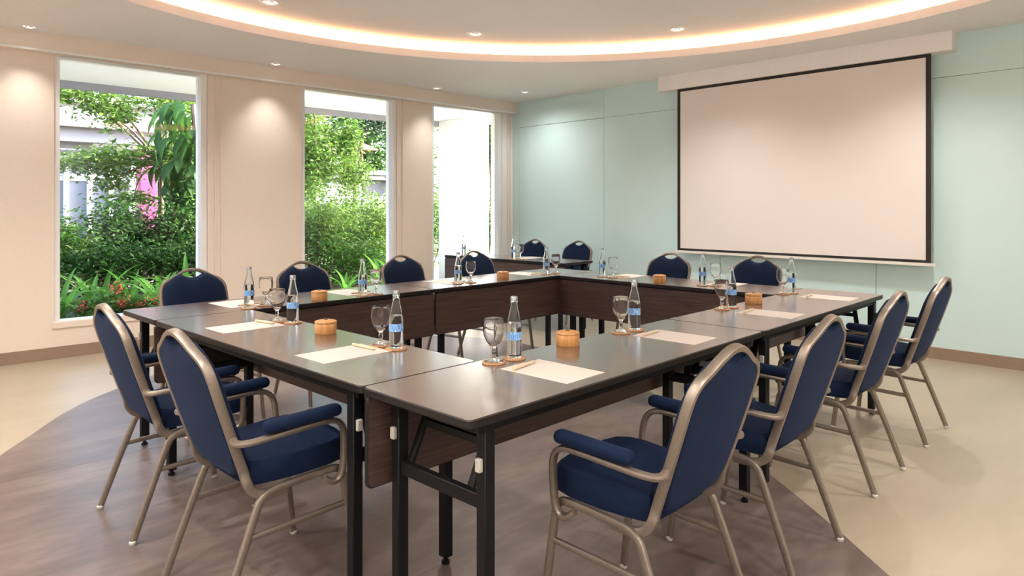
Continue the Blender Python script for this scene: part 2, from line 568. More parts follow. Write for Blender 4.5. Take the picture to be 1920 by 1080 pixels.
# ------------------------------------------------------------------ projection screen
hb = struct(box('trim_2', 6.60, XW, 1.562, 4.455, 2.628, 2.792, M['ceil']))
scr = empty('projection_screen', (6.64, 2.985, 0.81))
tag(scr, 'large pale projection screen with black border on the mint wall', 'screen')
def sbox(name, y0, y1, z0, z1, x0, x1, m):
    return box(name, x0 - 6.64, x1 - 6.64, y0 - 2.985, y1 - 2.985, z0 - 0.81, z1 - 0.81, m, scr)
sbox('screen_fabric', 1.765, 4.19, 0.855, 2.60, 6.640, 6.642, M['screen'])
o = frame_ring('screen_border', 1.765 - 2.985, 4.19 - 2.985, 0.855 - 0.81, 2.598 - 0.81, 0.04, 0.035, 0.024, 0.035, -0.001, 0.003, M['screen_black'], scr)
o.rotation_euler = (0, 0, R(90))
sbox('weight_bar', 1.690, 4.262, 0.804, 0.830, 6.633, 6.649, M['batten'])

# ------------------------------------------------------------------ downlights
def spot(name, loc, energy, size, blend=0.6, tilt=None, parent=None):
    l = add_light(name, 'SPOT', loc, energy, WARM, spot_size=R(size), spot_blend=1.0, shadow_soft_size=0.035)
    return l
dl_proto = {}
def downlight(x, y, z, r, label, group, energy, size, light=True):
    if r not in dl_proto:
        e = empty('downlight', (x, y, z))
        tr = link('trim_ring', lathe_me('trim_ring', [(r, 0), (r * 0.97, -0.006), (r * 0.70, -0.008), (r * 0.64, -0.002), (r * 0.62, 0.001)], 28, False), M['white'], e, smooth=True)
        link('lamp', lathe_me('lamp', [(0, -0.001), (r * 0.40, -0.0015), (r * 0.62, 0.0)], 20, False), M['lamp'], e)
        link('baffle', lathe_me('baffle', [(r * 0.36, -0.012), (r * 0.40, -0.001), (r * 0.36, -0.0012)], 20, False), M['steel'], e, smooth=True)
        dl_proto[r] = e
    else:
        e = copy_tree(dl_proto[r])
        e.location = (x, y, z)
    tag(e, label, 'light', group)
    if light:
        spot('downlight_beam', (x, y, z - 0.03), energy, size)
    return e
RING = [(97, 'round white downlight set in the raised ceiling disc above the first window'), (59.5, 'round white downlight in the raised ceiling disc, above the wide wall pier side'),
        (21.8, 'round white downlight in the raised ceiling disc, closest to the screen')]
for k in range(10):
    a = 97 - 37.4 * k if k < 3 else 21.8 - 36.4 * (k - 2)
    x, y = CX + 2.93 * math.cos(R(a)), CY + 2.93 * math.sin(R(a))
    if k < 3:
        downlight(x, y, 2.955, 0.088, RING[k][1], 'downlights in the raised ceiling disc', SPOT_RING, 130)
    else:
        spot('downlight_beam', (x, y, 2.93), SPOT_RING, 130)        # further lamps of the ring, out of view
for x, y, t in ((1.03, 6.76, 'small downlight close to the valance above the pier before the first window'),
                (3.13, 6.76, 'small downlight close to the valance between first and second windows'),
                (5.20, 6.74, 'small downlight close to the valance between second and third windows'),
                (6.18, 6.18, 'small downlight in the ceiling corner by mint wall and windows')):
    downlight(x, y, ZC, 0.07, t, 'downlights along the valance', SPOT_WALL * (0.9 if y > 6.5 else 1.0), 84 if y > 6.5 else 160)
WASH = [(-1.05, y) for y in (-1.6, -0.2, 1.2, 2.6, 4.0, 5.4)] + [(x, -1.95) for x in (0.3, 1.7, 3.1)]  # unseen fill spots, added to bounce light off the plain walls
for x, y in WASH:
    spot('added_fill_beam', (x, y, ZC - 0.03), FILL_W, 150)

# ------------------------------------------------------------------ folding tables
TO = Vector((1.158, 1.363, 0))
TA = R(2.2)
TL, TW, TH = 1.797, 0.497, 0.75
def uv(u, v):
    c, s = math.cos(TA), math.sin(TA)
    return Vector((TO.x + u * c - v * s, TO.y + u * s + v * c, 0))

def rounded_rect(x0, x1, y0, y1, r, n=5):
    pts = []
    for cx, cy, s in ((x1 - r, y1 - r, 0), (x0 + r, y1 - r, 90), (x0 + r, y0 + r, 180), (x1 - r, y0 + r, 270)):
        for k in range(n):
            t = R(s + 90 * k / (n - 1))
            pts.append((cx + r * math.cos(t), cy + r * math.sin(t)))
    return pts

def make_table():
    t = empty('folding_table')
    def ringat(ins, z):
        return [(x, y, z) for x, y in rounded_rect(ins, TL - ins, ins, TW - ins, 0.022 - min(ins, 0.01), 5)]
    # dark edge band and laminate surface
    link('edge_band', loft_me('edge_band', [ringat(0.004, TH - 0.027), ringat(0.0, TH - 0.023), ringat(0.0, TH - 0.004), ringat(0.003, TH - 0.0006)]), M['edge'], t)
    link('tabletop', loft_me('tabletop', [ringat(0.003, TH - 0.0008), ringat(0.0035, TH)]), M['top'], t)
    # frame rails under the top
    for y in (0.040, TW - 0.075):
        box('frame_rail', 0.06, TL - 0.06, y - 0.011, y + 0.011, TH - 0.055, TH - 0.027, M['black'], t)
    # modesty panel on the inner side
    def prect(ins, y):
        b = [(x, z) for x, z in rounded_rect(0.004 + ins, TL - 0.004 - ins, 0.432 + ins, TH - 0.029 - ins, 0.02, 4)]
        return [(x, y, z) for x, z in b]
    yp = TW - 0.026
    link('modesty_panel_edge', loft_me('modesty_panel_edge', [prect(0.003, yp), prect(0.0, yp + 0.003), prect(0.0, yp + 0.015), prect(0.003, yp + 0.018)]), M['edge'], t)
    link('modesty_panel', loft_me('modesty_panel', [prect(0.0045, yp - 0.0012), prect(0.0045, yp + 0.0192)]), M['wood'], t)
    ys = (0.043, TW - 0.065)
    for xe, sx in ((0.10, 1), (TL - 0.10, -1)):
        for y in ys:
            lg = box('leg', xe - 0.02, xe + 0.02, y - 0.0185, y + 0.0185, 0.028, TH - 0.027, M['black'], t, 0.003, 1)
            link('foot', lathe_me('foot', [(0, 0), (0.015, 0), (0.016, 0.012), (0.008, 0.016), (0.008, 0.03)], 12), M['black'], lg, (xe, y, 0), True)
            box('clip', xe - sx * 0.026 - 0.007, xe - sx * 0.026 + 0.007, y - 0.010, y + 0.010, 0.585, 0.622, M['chip'], lg, 0.002, 1)
        box('crossbar', xe - 0.013, xe + 0.013, ys[0] + 0.018, ys[1] - 0.018, 0.475, 0.515, M['black'], t, 0.002, 1)
        for y in (ys[0] + 0.075, ys[1] - 0.035):
            bar_between('brace', (xe + sx * 0.01, y, 0.50), (xe + sx * 0.115, y, 0.722), 0.013, 0.026, M['black'], t)
        box('brace_bar', min(xe + sx * 0.062, xe + sx * 0.078), max(xe + sx * 0.062, xe + sx * 0.078), ys[0] + 0.08, ys[1] - 0.04, 0.615, 0.637, M['black'], t)
    return t

table0 = make_table()
TG = 'dark walnut folding tables'
def place_table(u, v, rot, label, first=[True]):
    t = table0 if first[0] else copy_tree(table0)
    first[0] = False
    t.location = uv(u, v)
    t.rotation_euler = (0, 0, TA + R(rot))
    tag(t, label, 'table', TG)
    return t
g = 0.0015
place_table(g, g, 0, 'dark walnut folding table, end with legs and braces facing the viewer')
place_table(1.80 + g, g, 0, 'dark walnut folding table in row facing windows, end nearer the mint wall')
place_table(g, 2.3 - g, -90, 'dark walnut folding table holding two places, opposite the screen')
place_table(1.80 - g, 2.80 - g, 180, 'dark walnut folding table in window row, below the first two windows')
place_table(3.60 - g, 2.80 - g, 180, 'dark walnut folding table in window row, end nearer the mint wall')
place_table(3.60 - g, 0.5 + g, 90, 'dark walnut folding table parallel to the mint screen wall')
kt = copy_tree(table0)
KT = Vector((5.60, 4.58, 0))
KA = R(93.5)
kt.location = KT
kt.rotation_euler = (0, 0, KA)
tag(kt, 'separate folding table in the corner between third window and mint wall', 'table', TG)

# ------------------------------------------------------------------ banquet armchair
CH_Z = 0.918
def back_y(z):
    """backrest line in side view"""
    pts = [(0.40, -0.128), (0.46, -0.140), (0.60, -0.188), (0.75, -0.236), (0.93, -0.290)]
    for (z0, y0), (z1, y1) in zip(pts[:-1], pts[1:]):
        if z <= z1 or z1 == 0.93:
            t = (z - z0) / (z1 - z0)
            return y0 + (y1 - y0) * t
OUT = [(0.0, 0.918), (0.04, 0.9135), (0.085, 0.896), (0.135, 0.869), (0.178, 0.841), (0.203, 0.811), (0.2115, 0.768), (0.211, 0.68), (0.207, 0.56), (0.203, 0.47)]

def make_chair():
    c = empty('banquet_armchair')
    prof = rect_profile(0.018, 0.030, 0.005, 3)
    tube = rect_profile(0.019, 0.025, 0.006, 3)
    ins = 0.0105
    half = [(x - (ins if x > 0.12 else ins * x / 0.12), z - (ins if x < 0.16 else ins * 0.4)) for x, z in OUT]
    side = [(x, back_y(z), z) for x, z in half]
    jr = [(0.198, -0.134, 0.432), (0.198, -0.116, 0.402), (0.198, -0.085, 0.385), (0.198, -0.045, 0.380), (0.199, 0.0, 0.381)]
    right = side[1:] + jr
    pts = [(-x, y, z) for x, y, z in right[::-1]] + [side[0]] + right
    path = catmull(pts, 4)
    link('back_frame', sweep_me('back_frame', path, prof, normal=(1, 0, 0)), M['metal'], c, smooth=True)
    # upholstered backrest with handle notch
    q = [(0.0, 0.860), (0.030, 0.863), (0.055, 0.874), (0.072, 0.886), (0.088, 0.885), (0.12, 0.869), (0.150, 0.848), (0.176, 0.822), (0.192, 0.792), (0.197, 0.755),
         (0.196, 0.68), (0.192, 0.58), (0.188, 0.51), (0.179, 0.472), (0.155, 0.447), (0.09, 0.434), (0.0, 0.431)]
    outl = q + [(-x, z) for x, z in q[-2:0:-1]]
    cx, cz = 0.0, 0.665
    def ring(s, off, lift=0):
        r = []
        for x, z in outl:
            xx, zz = cx + (x - cx) * s, cz + (z - cz) * s
            # keep the notch clear of the frame when rings shrink
            r.append((xx, back_y(zz) + off, zz))
        return r
    link('backrest', loft_me('backrest', [ring(0.90, -0.015), ring(0.965, -0.013), ring(0.995, -0.006), ring(1.0, 0.006), ring(0.99, 0.020), ring(0.96, 0.030), ring(0.88, 0.037), ring(0.6, 0.041)]), M['fabric'], c, smooth=True)
    # seat cushion
    def seat_ring(s, z, dz_front=0):
        pts = []
        base = [(0.0, 0.262), (0.10, 0.260), (0.165, 0.247), (0.203, 0.210), (0.215, 0.15), (0.208, 0.04), (0.194, -0.03), (0.181, -0.075), (0.168, -0.105), (0.12, -0.118), (0.06, -0.121), (0.0, -0.121)]
        full = base + [(-x, y) for x, y in base[-2:0:-1]]
        for x, y in full:
            yy = 0.055 + (y - 0.055) * s
            pts.append((x * s, yy, z + 0.012 * yy / 0.25))
        return pts[::-1]
    link('seat', loft_me('seat', [seat_ring(0.93, 0.408), seat_ring(0.985, 0.412), seat_ring(1.0, 0.425), seat_ring(1.0, 0.452), seat_ring(0.985, 0.472), seat_ring(0.94, 0.486), seat_ring(0.80, 0.493), seat_ring(0.4, 0.496)]), M['fabric'], c, smooth=True)
    for s in (-1, 1):
        X = lambda p: (p[0] * s, p[1], p[2])
        # front leg up to the bend, side rail, rear leg
        fl_ = [(0.226, 0.252, 0.012), (0.219, 0.228, 0.20), (0.213, 0.210, 0.345), (0.211, 0.203, 0.378), (0.210, 0.186, 0.397), (0.209, 0.160, 0.402)]
        lg = link('leg', sweep_me('leg', catmull([X(p) for p in fl_], 4), tube, normal=(1, 0, 0)), M['metal'], c, smooth=True)
        link('foot', lathe_me('foot', [(0, 0), (0.011, 0.0), (0.0135, 0.004), (0.0135, 0.012), (0.009, 0.016)], 12), M['glide'], lg, X((0.2265, 0.2535, 0.0)), True)
        rail = [(0.209, 0.162, 0.402), (0.209, 0.10, 0.400), (0.210, 0.0, 0.396), (0.211, -0.042, 0.393)]
        link('seat_rail', sweep_me('seat_rail', catmull([X(p) for p in rail], 3), tube, normal=(1, 0, 0)), M['metal'], c, smooth=True)
        rl = [(0.211, -0.040, 0.393), (0.212, -0.072, 0.386), (0.213, -0.096, 0.368), (0.2145, -0.112, 0.335), (0.220, -0.172, 0.18), (0.226, -0.234, 0.012)]
        lg = link('leg', sweep_me('leg', catmull([X(p) for p in rl], 4), tube, normal=(1, 0, 0)), M['metal'], c, smooth=True)
        link('foot', lathe_me('foot', [(0, 0), (0.011, 0.0), (0.0135, 0.004), (0.0135, 0.012), (0.009, 0.016)], 12), M['glide'], lg, X((0.2265, -0.236, 0.0)), True)
        st = [(0.2165, 0.221, 0.272), (0.2175, -0.138, 0.262)]
        link('stretcher', sweep_me('stretcher', [X(p) for p in st], rect_profile(0.014, 0.020, 0.005, 3), normal=(1, 0, 0)), M['metal'], c, smooth=True)
        arm = [(0.207, -0.181, 0.582), (0.230, -0.186, 0.580), (0.252, -0.174, 0.579), (0.262, -0.135, 0.580), (0.262, -0.06, 0.583), (0.261, 0.04, 0.587), (0.260, 0.108, 0.588),
               (0.258, 0.152, 0.580), (0.255, 0.177, 0.556), (0.250, 0.187, 0.515), (0.243, 0.190, 0.45), (0.239, 0.188, 0.402), (0.237, 0.178, 0.376), (0.235, 0.160, 0.366), (0.231, 0.140, 0.372), (0.226, 0.122, 0.389)]
        ar = link('armrest', sweep_me('armrest', catmull([X(p) for p in arm], 4), rect_profile(0.019, 0.025, 0.007, 3), normal=(0, 0, 1)), M['metal'], c, smooth=True)
        bm = bmesh.new()
        box_bm(bm, -0.025, 0.025, -0.108, 0.166, 0.0, 0.040)
        bmesh.ops.bevel(bm, geom=bm.edges[:], offset=0.0185, segments=4, affect='EDGES', profile=0.5)
        me = bpy.data.meshes.new('arm_pad')
        bm.to_mesh(me)
        bm.free()
        link('arm_pad', me, M['fabric'], ar, (0.2605 * s, 0, 0.597), True).rotation_euler = (R(1.2), 0, 0)
    return c
chair0 = make_chair()
CG = 'blue upholstered banquet armchairs'
RW = ['fourth', 'third', 'second', 'first']
chairs = []
for (x, y, rz), k in zip(((1.80, 1.245, 2.5), (2.55, 1.265, 2.5), (3.535, 1.330, 2.2), (4.43, 1.360, 2.0)), range(4)):
    chairs.append((x, y, rz, 'blue armchair with champagne metal frame, %s from mint wall, row facing windows' % RW[k]))
chairs += [(1.025, 2.35, -88, 'blue armchair at the table opposite the screen, farther from the windows'),
           (1.010, 3.16, -89, 'blue armchair at the table opposite the screen, nearer the windows')]
for (x, y), k in zip(((1.575, 4.32), (2.353, 4.366), (3.26, 4.43), (4.065, 4.44)), range(4)):
    chairs.append((x, y, 182, 'blue armchair, %s from mint wall, row with backs to the windows' % RW[k]))
chairs += [(4.85, 3.32, 92, 'blue armchair below the screen, at the screen-side table, nearer the windows'),
           (5.01, 2.60, 92, 'blue armchair below the screen, at the screen-side table, farther from windows'),
           (5.82, 5.90, 93, 'blue armchair at the separate corner table, nearer the windows'),
           (5.88, 5.24, 93, 'blue armchair at the separate corner table, farther from the windows')]
for k, (x, y, rz, lab) in enumerate(chairs):
    c = chair0 if k == 0 else copy_tree(chair0)
    c.location = (x, y, 0.0012 if (x < 4.2 and y < 5) else 0)
    c.rotation_euler = (0, 0, R(rz))
    tag(c, lab, 'chair', CG)

# ------------------------------------------------------------------ table settings
ZT0 = TH
cproto = link('coaster', lathe_me('coaster', [(0, 0), (0.0415, 0), (0.0425, 0.001), (0.0425, 0.0045), (0.0415, 0.0055), (0, 0.0055)], 32), M['cork'], smooth=True)

def make_bottle():
    b = empty('water_bottle')
    out = [(0, 0.004), (0.020, 0.001), (0.0255, 0.0), (0.0275, 0.003), (0.028, 0.008), (0.0275, 0.05), (0.0282, 0.105), (0.0278, 0.118), (0.0255, 0.135), (0.0205, 0.158), (0.0155, 0.180), (0.0130, 0.198),
           (0.0128, 0.205), (0.0140, 0.2065), (0.0142, 0.2095), (0.0128, 0.211), (0.0122, 0.222)]
    inn = [(0.0085, 0.222), (0.0095, 0.205), (0.0125, 0.180), (0.0175, 0.158), (0.0228, 0.135), (0.0238, 0.128), (0, 0.128)]
    link('bottle_body', lathe_me('bottle_body', out + inn, 32), M['bottle'], b, smooth=True)
    link('cap', lathe_me('cap', [(0.0130, 0.212), (0.0142, 0.2125), (0.0136, 0.2235), (0.0120, 0.2255), (0, 0.2258)], 24, False), M['cap'], b, smooth=True)
    n = 32
    V, F, UV = [], [], []
    for k in range(n + 1):
        a = R(-110) + R(220) * k / n
        for z in (0.067, 0.097):
            r = 0.02835 if z > 0.08 else 0.0282
            V.append((r * math.cos(a), r * math.sin(a), z))
    for k in range(n):
        F.append((2 * k, 2 * k + 2, 2 * k + 3, 2 * k + 1))
    me = me_from('label', V, F)
    ul = me.uv_layers.new(name='UVMap')
    for p in me.polygons:
        for li in p.loop_indices:
            vi = me.loops[li].vertex_index
            ul.data[li].uv = ((vi // 2) / n, vi % 2)
    link('label', me, M['label'], b, smooth=True)
    return b
bottle0 = make_bottle()
gp = [(0, 0.0), (0.034, 0.0), (0.0352, 0.0015), (0.034, 0.0035), (0.022, 0.007), (0.010, 0.013), (0.0068, 0.022), (0.0078, 0.030), (0.0098, 0.036), (0.0075, 0.043), (0.0085, 0.050), (0.016, 0.059), (0.028, 0.075), (0.0365, 0.094), (0.0390, 0.110), (0.0385, 0.128), (0.0355, 0.1555),
      (0.0345, 0.1565), (0.0338, 0.1555), (0.0368, 0.128), (0.0373, 0.110), (0.0348, 0.095), (0.0265, 0.077), (0.015, 0.0625), (0, 0.058)]
goblet0 = link('water_goblet', lathe_me('water_goblet', gp, 36), M['glass'], smooth=True)

def make_sheet():
    return box('paper_sheet', -0.1025, 0.1025, -0.1475, 0.1475, 0.0, 0.0012, M['paper'])
sheet0 = make_sheet()
def make_pen():
    p = empty('wooden_pen')
    a = link('barrel', lathe_me('barrel', [(0, 0), (0.0055, 0.0), (0.006, 0.003), (0.006, 0.128), (0.0052, 0.131)], 10), M['pen'], p, smooth=True)
    a.rotation_euler = (0, R(90), 0)
    a.location = (-0.074, 0, 0.006)
    t = link('tip', lathe_me('tip', [(0.0052, 0.1305), (0.0045, 0.138), (0.0014, 0.147), (0, 0.148)], 10), M['pen_tip'], p, smooth=True)
    t.rotation_euler = (0, R(90), 0)
    t.location = (-0.074, 0, 0.006)
    return p
pen0 = make_pen()

protos_used = set()
def inst(proto, loc, rz):
    if proto.name in protos_used:
        o = copy_tree(proto)
    else:
        protos_used.add(proto.name)
        o = proto
    o.location = loc
    o.rotation_euler = (0, 0, R(rz))
    return o

RF = 'at %s place from mint wall, row facing windows'
RB = 'at %s place from mint wall, row beside windows'
# name phrase, bottle xy, goblet xy, paper xy or None, facing angle (paper long axis), pen offset along / across
places = []
for k, (b_, g_, p_) in enumerate([((1.758, 1.815), (1.657, 1.816), (1.721, 1.591)), ((2.561, 1.857), (2.462, 1.857), (2.555, 1.639)),
                                  ((3.528, 1.900), (3.424, 1.899), (3.475, 1.650)), ((4.395, 1.942), (4.305, 1.960), (4.352, 1.690))]):
    places.append((RF % RW[k], b_, g_, p_, 0))
places.append(('at table opposite the screen, place farther from windows', (1.542, 2.262), (1.536, 2.362), (1.352, 2.335), -90))
places.append(('at table opposite the screen, place nearer the windows', (1.530, 3.120), (1.490, 3.205), (1.322, 3.175), -90))
for k, (b_, g_, p_) in enumerate([((1.575, 3.735), (1.69, 3.775), (1.60, 3.965)), ((2.327, 3.785), (2.418, 3.770), (2.345, 3.990)),
                                  ((3.186, 3.880), (3.290, 3.858), (3.200, 4.030)), ((4.150, 3.900), (4.285, 3.915), (4.070, 4.080))]):
    places.append((RB % RW[k], b_, g_, p_, 180))
places.append(('at screen-side table, place nearer the windows', (4.345, 3.463), (4.345, 3.355), (4.53, 3.36), 90))
places.append(('at screen-side table, place farther from windows', (4.365, 2.572), (4.40, 2.49), (4.56, 2.50), 90))
for ph, b_, g_, p_, fa in places:
    rz = fa + 2.2
    for (x, y), what in ((b_, 'bottle'), (g_, 'goblet')):
        o = inst(cproto, (x, y, ZT0), 0)
        tag(o, 'round cork coaster under %s %s' % (what, ph), 'coaster', 'cork coasters')
    ang = math.degrees(math.atan2(-b_[1], -b_[0]))
    o = inst(bottle0, (b_[0], b_[1], ZT0 + 0.0055), ang + random.Random(ph).uniform(-35, 35))
    tag(o, 'water bottle %s' % ph, 'bottle', 'water bottles')
    o = inst(goblet0, (g_[0], g_[1], ZT0 + 0.0055), 0)
    tag(o, 'clear goblet %s' % ph, 'glass', 'water goblets')
    o = inst(sheet0, (p_[0], p_[1], ZT0), rz + 0.8)
    tag(o, 'cream paper sheet %s' % ph, 'paper', 'paper sheets')
    c, s = math.cos(R(rz)), math.sin(R(rz))
    ox, oy = -0.022, 0.106
    o = inst(pen0, (p_[0] + ox * c - oy * s, p_[1] + ox * s + oy * c, ZT0 + 0.0012), rz + random.Random(ph + 'pen').uniform(2, 11))
    tag(o, 'pale wooden pen %s' % ph, 'pen', 'wooden pens')

def make_pot():
    p = empty('lidded_pot')
    link('pot_body', lathe_me('pot_body', [(0, 0), (0.045, 0), (0.0475, 0.003), (0.0475, 0.044), (0.046, 0.046), (0.042, 0.046), (0.040, 0.008), (0, 0.008)], 32), M['potwood'], p, smooth=True)
    ld = link('lid', lathe_me('lid', [(0.0, 0.0465), (0.0455, 0.0465), (0.0482, 0.0485), (0.0482, 0.0520), (0.0465, 0.0550), (0.031, 0.0590), (0, 0.0610)], 32), M['potwood'], p, smooth=True)
    link('knob', lathe_me('knob', [(0.008, 0.0600), (0.0085, 0.0632), (0.007, 0.0654), (0, 0.066)], 16), M['knob'], ld, smooth=True)
    return p
pot0 = make_pot()
for (x, y), ph in (((1.512, 2.766), 'between the two places opposite the screen'), ((2.021, 3.775), 'on window row, farther from the mint wall'),
                   ((3.656, 3.900), 'on window row, nearer the mint wall'), ((4.315, 2.901), 'between the two places below the screen'),
                   ((3.781, 1.895), 'in row facing windows, nearer the mint wall'), ((2.087, 1.841), 'in row facing windows, farther from the mint wall')):
    o = inst(pot0, (x, y, ZT0), random.Random(ph).uniform(0, 360))
    tag(o, 'round light wooden pot with knobbed lid, %s' % ph, 'pot', 'lidded wooden pots')

# corner table settings
def kpos(a, b):
    c, s = math.cos(KA), math.sin(KA)
    return (KT.x + a * c - b * s, KT.y + a * s + b * c)
for a, b, ph in ((0.78, 0.40, 'on the separate corner table, in its middle'), (1.55, 0.41, 'on the separate corner table, nearer the windows')):
    x, y = kpos(a, b)
    x2, y2 = kpos(a - 0.11, b + 0.01)
    for xx, yy, what in ((x, y, 'bottle'), (x2, y2, 'goblet')):
        tag(inst(cproto, (xx, yy, ZT0), 0), 'round cork coaster under %s %s' % (what, ph), 'coaster', 'cork coasters')
    tag(inst(bottle0, (x, y, ZT0 + 0.0055), 200), 'water bottle %s' % ph, 'bottle', 'water bottles')
    tag(inst(goblet0, (x2, y2, ZT0 + 0.0055), 0), 'clear goblet %s' % ph, 'glass', 'water goblets')
    x3, y3 = kpos(a - 0.02, b - 0.24)
    tag(inst(sheet0, (x3, y3, ZT0), 93), 'cream paper sheet %s' % ph, 'paper', 'paper sheets')

# ------------------------------------------------------------------ outside: canopy, column, garden, buildings
struct(box('ground', -30, 60, 7.24, 80, -0.2, 0.02, M['soil']))
can = struct(box('trim_3', -6, 8.4, 7.24, 9.72, 2.83, 3.1, M['ext_white']))
box('canopy_beam', -6, 8.4, 9.60, 9.72, 2.745, 2.83, M['ext_grey'], can)
so = empty('soffit_downlight', (5.75, 8.3, 2.83))
link('trim_ring', lathe_me('trim_ring', [(0.075, 0), (0.072, -0.006), (0.05, -0.008), (0.045, 0.0)], 20, False), M['steel'], so, smooth=True)
link('lamp', lathe_me('lamp', [(0, -0.001), (0.046, -0.001)], 16, False), M['ext_glass'], so)
tag(so, 'small unlit downlight in the white canopy, second window', 'light')
colm = box('concrete_column', 7.44, 8.10, 9.0, 9.6, 0.0, 2.83, M['ext_white'], None, 0.01, 1)
tag(colm, 'square white column outside the third window', 'column')

rng = np.random.default_rng(7)
def leaves_me(name, C, size, spread_up=0.6, aspect=0.42, droop=0.0, jitter=0.35):
    n = len(C)
    d = rng.normal(size=(n, 3))
    d[:, 2] = d[:, 2] * 0.45 - droop
    d /= np.linalg.norm(d, axis=1, keepdims=True)
    up = rng.normal(size=(n, 3)) * 0.6
    up[:, 2] += spread_up + 0.4
    side = np.cross(d, up)
    side /= np.linalg.norm(side, axis=1, keepdims=True) + 1e-9
    nrm = np.cross(side, d)
    s = size * (1 + jitter * rng.uniform(-1, 1, size=(n, 1)))
    base = C
    tip = C + d * s
    mid = C + d * s * 0.45 + nrm * s * 0.08
    a = mid + side * s * aspect * 0.5
    b = mid - side * s * aspect * 0.5
    V = np.stack([base, a, tip, b], 1).reshape(-1, 3)
    i = np.arange(n)[:, None] * 4
    F = np.concatenate([i + [0, 1, 2], i + [0, 2, 3]], 1).reshape(-1, 3)
    me = bpy.data.meshes.new(name)
    me.vertices.add(len(V))
    me.vertices.foreach_set('co', V.ravel().astype(np.float32))
    me.loops.add(F.size)
    me.loops.foreach_set('vertex_index', F.ravel().astype(np.int32))
    me.polygons.add(len(F))
    me.polygons.foreach_set('loop_start', np.arange(0, F.size, 3, dtype=np.int32))
    me.update()
    me.validate()
    return me

def blob_points(n, c, rad, clumps=26, tight=0.30):
    c, rad = np.array(c), np.array(rad)
    u = rng.normal(size=(clumps, 3))
    u /= np.linalg.norm(u, axis=1, keepdims=True)
    cc = c + u * rad * rng.uniform(0.35, 0.95, size=(clumps, 1))
    k = rng.integers(0, clumps, n)
    return cc[k] + rng.normal(size=(n, 3)) * rad * tight

def stems(name, root, tops, r, m, parent):
    bm_v, bm_f = [], []
    for t in tops:
        a = Vector(root)
        b = Vector(t)
        mid = (a + b) / 2 + Vector((rng.uniform(-.1, .1), rng.uniform(-.1, .1), 0.1))
        path = catmull([a, mid, b], 3)
        me = sweep_me('tmp', path, circ_profile(r, 5), scale=[1 - 0.6 * i / (len(path) - 1) for i in range(len(path))])
        o = len(bm_v)
        bm_v += [tuple(v.co) for v in me.vertices]
        bm_f += [tuple(o + i for i in p.vertices) for p in me.polygons]
        bpy.data.meshes.remove(me)
    o = link(name, me_from(name, bm_v, bm_f), m, parent)
    o['kind'] = 'stuff'
    return o

def bush(name, c, rad, n, size, m, label, cat='bush', group=None, zmin=0.05, tight=0.3, clumps=26):
    e = empty(name, (c[0], c[1], 0))
    P = blob_points(n, c, rad, clumps, tight) - np.array([c[0], c[1], 0])
    P = P[P[:, 2] > zmin]
    f = link('foliage', leaves_me('foliage', P, size), m, e)
    f['kind'] = 'stuff'
    tops = [(rng.uniform(-.5, .5) * rad[0], rng.uniform(-.5, .5) * rad[1], c[2] + rng.uniform(0, .5) * rad[2]) for _ in range(5)]
    stems('stems', (0, 0, 0), tops, 0.014, M['bark'], e)
    tag(e, label, cat, group)
    return e

HG = 'garden shrubs outside the windows'
bush('garden_shrub', (2.05, 11.2, 0.72), (0.62, 0.5, 0.52), 7800, 0.085, M['leaf_mid'], 'dense green shrub behind lilies, at the outer side of first window', group=HG)
bush('garden_shrub', (3.05, 11.4, 0.75), (0.70, 0.5, 0.55), 8400, 0.08, M['leaf_dark'], 'dark small-leaved shrub in the middle of first window', group=HG)
bush('garden_shrub', (4.05, 11.3, 0.80), (0.65, 0.5, 0.60), 7800, 0.08, M['leaf_mid'], 'green shrub under the drooping tree, first window', group=HG)
bush('garden_shrub', (2.6, 10.4, 0.45), (0.9, 0.35, 0.36), 3600, 0.075, M['leaf_dark'], 'low dark shrub directly behind the lilies, first window', group=HG)
bush('garden_shrub', (3.8, 10.4, 0.45), (0.7, 0.35, 0.40), 3000, 0.07, M['leaf_dark'], 'low twiggy dark shrub beside the first pier', group=HG)
bush('garden_shrub', (5.75, 10.7, 0.86), (0.70, 0.55, 0.66), 9500, 0.075, M['leaf_light'], 'bright yellow-green shrub filling the second window, beside wide pier', group=HG)
bush('garden_shrub', (6.75, 10.8, 0.80), (0.65, 0.55, 0.62), 8200, 0.07, M['leaf_light'], 'bright shrub in the second window, beside narrow pier', group=HG)
bush('garden_shrub', (6.0, 9.9, 0.40), (0.9, 0.35, 0.42), 4200, 0.07, M['leaf_mid'], 'low mid-green shrub at the base of second window', group=HG)
bush('garden_shrub', (8.0, 13.2, 0.95), (0.75, 0.5, 0.75), 5200, 0.085, M['leaf_light'], 'tall bright shrub farther back in the second window', group=HG)
bush('garden_shrub', (7.9, 11.6, 0.80), (0.8, 0.5, 0.6), 4200, 0.08, M['leaf_mid'], 'green shrub behind the chair line, at the narrow pier', group=HG)
bush('garden_shrub', (9.3, 12.2, 1.0), (0.9, 0.6, 0.9), 4200, 0.09, M['leaf_mid'], 'green shrub beside the white column, sliver in third window', group=HG)
bush('garden_shrub', (12.6, 14.0, 0.8), (1.1, 0.7, 0.7), 4200, 0.09, M['leaf_dark'], 'dark shrub low in the last strip of third window', group=HG)

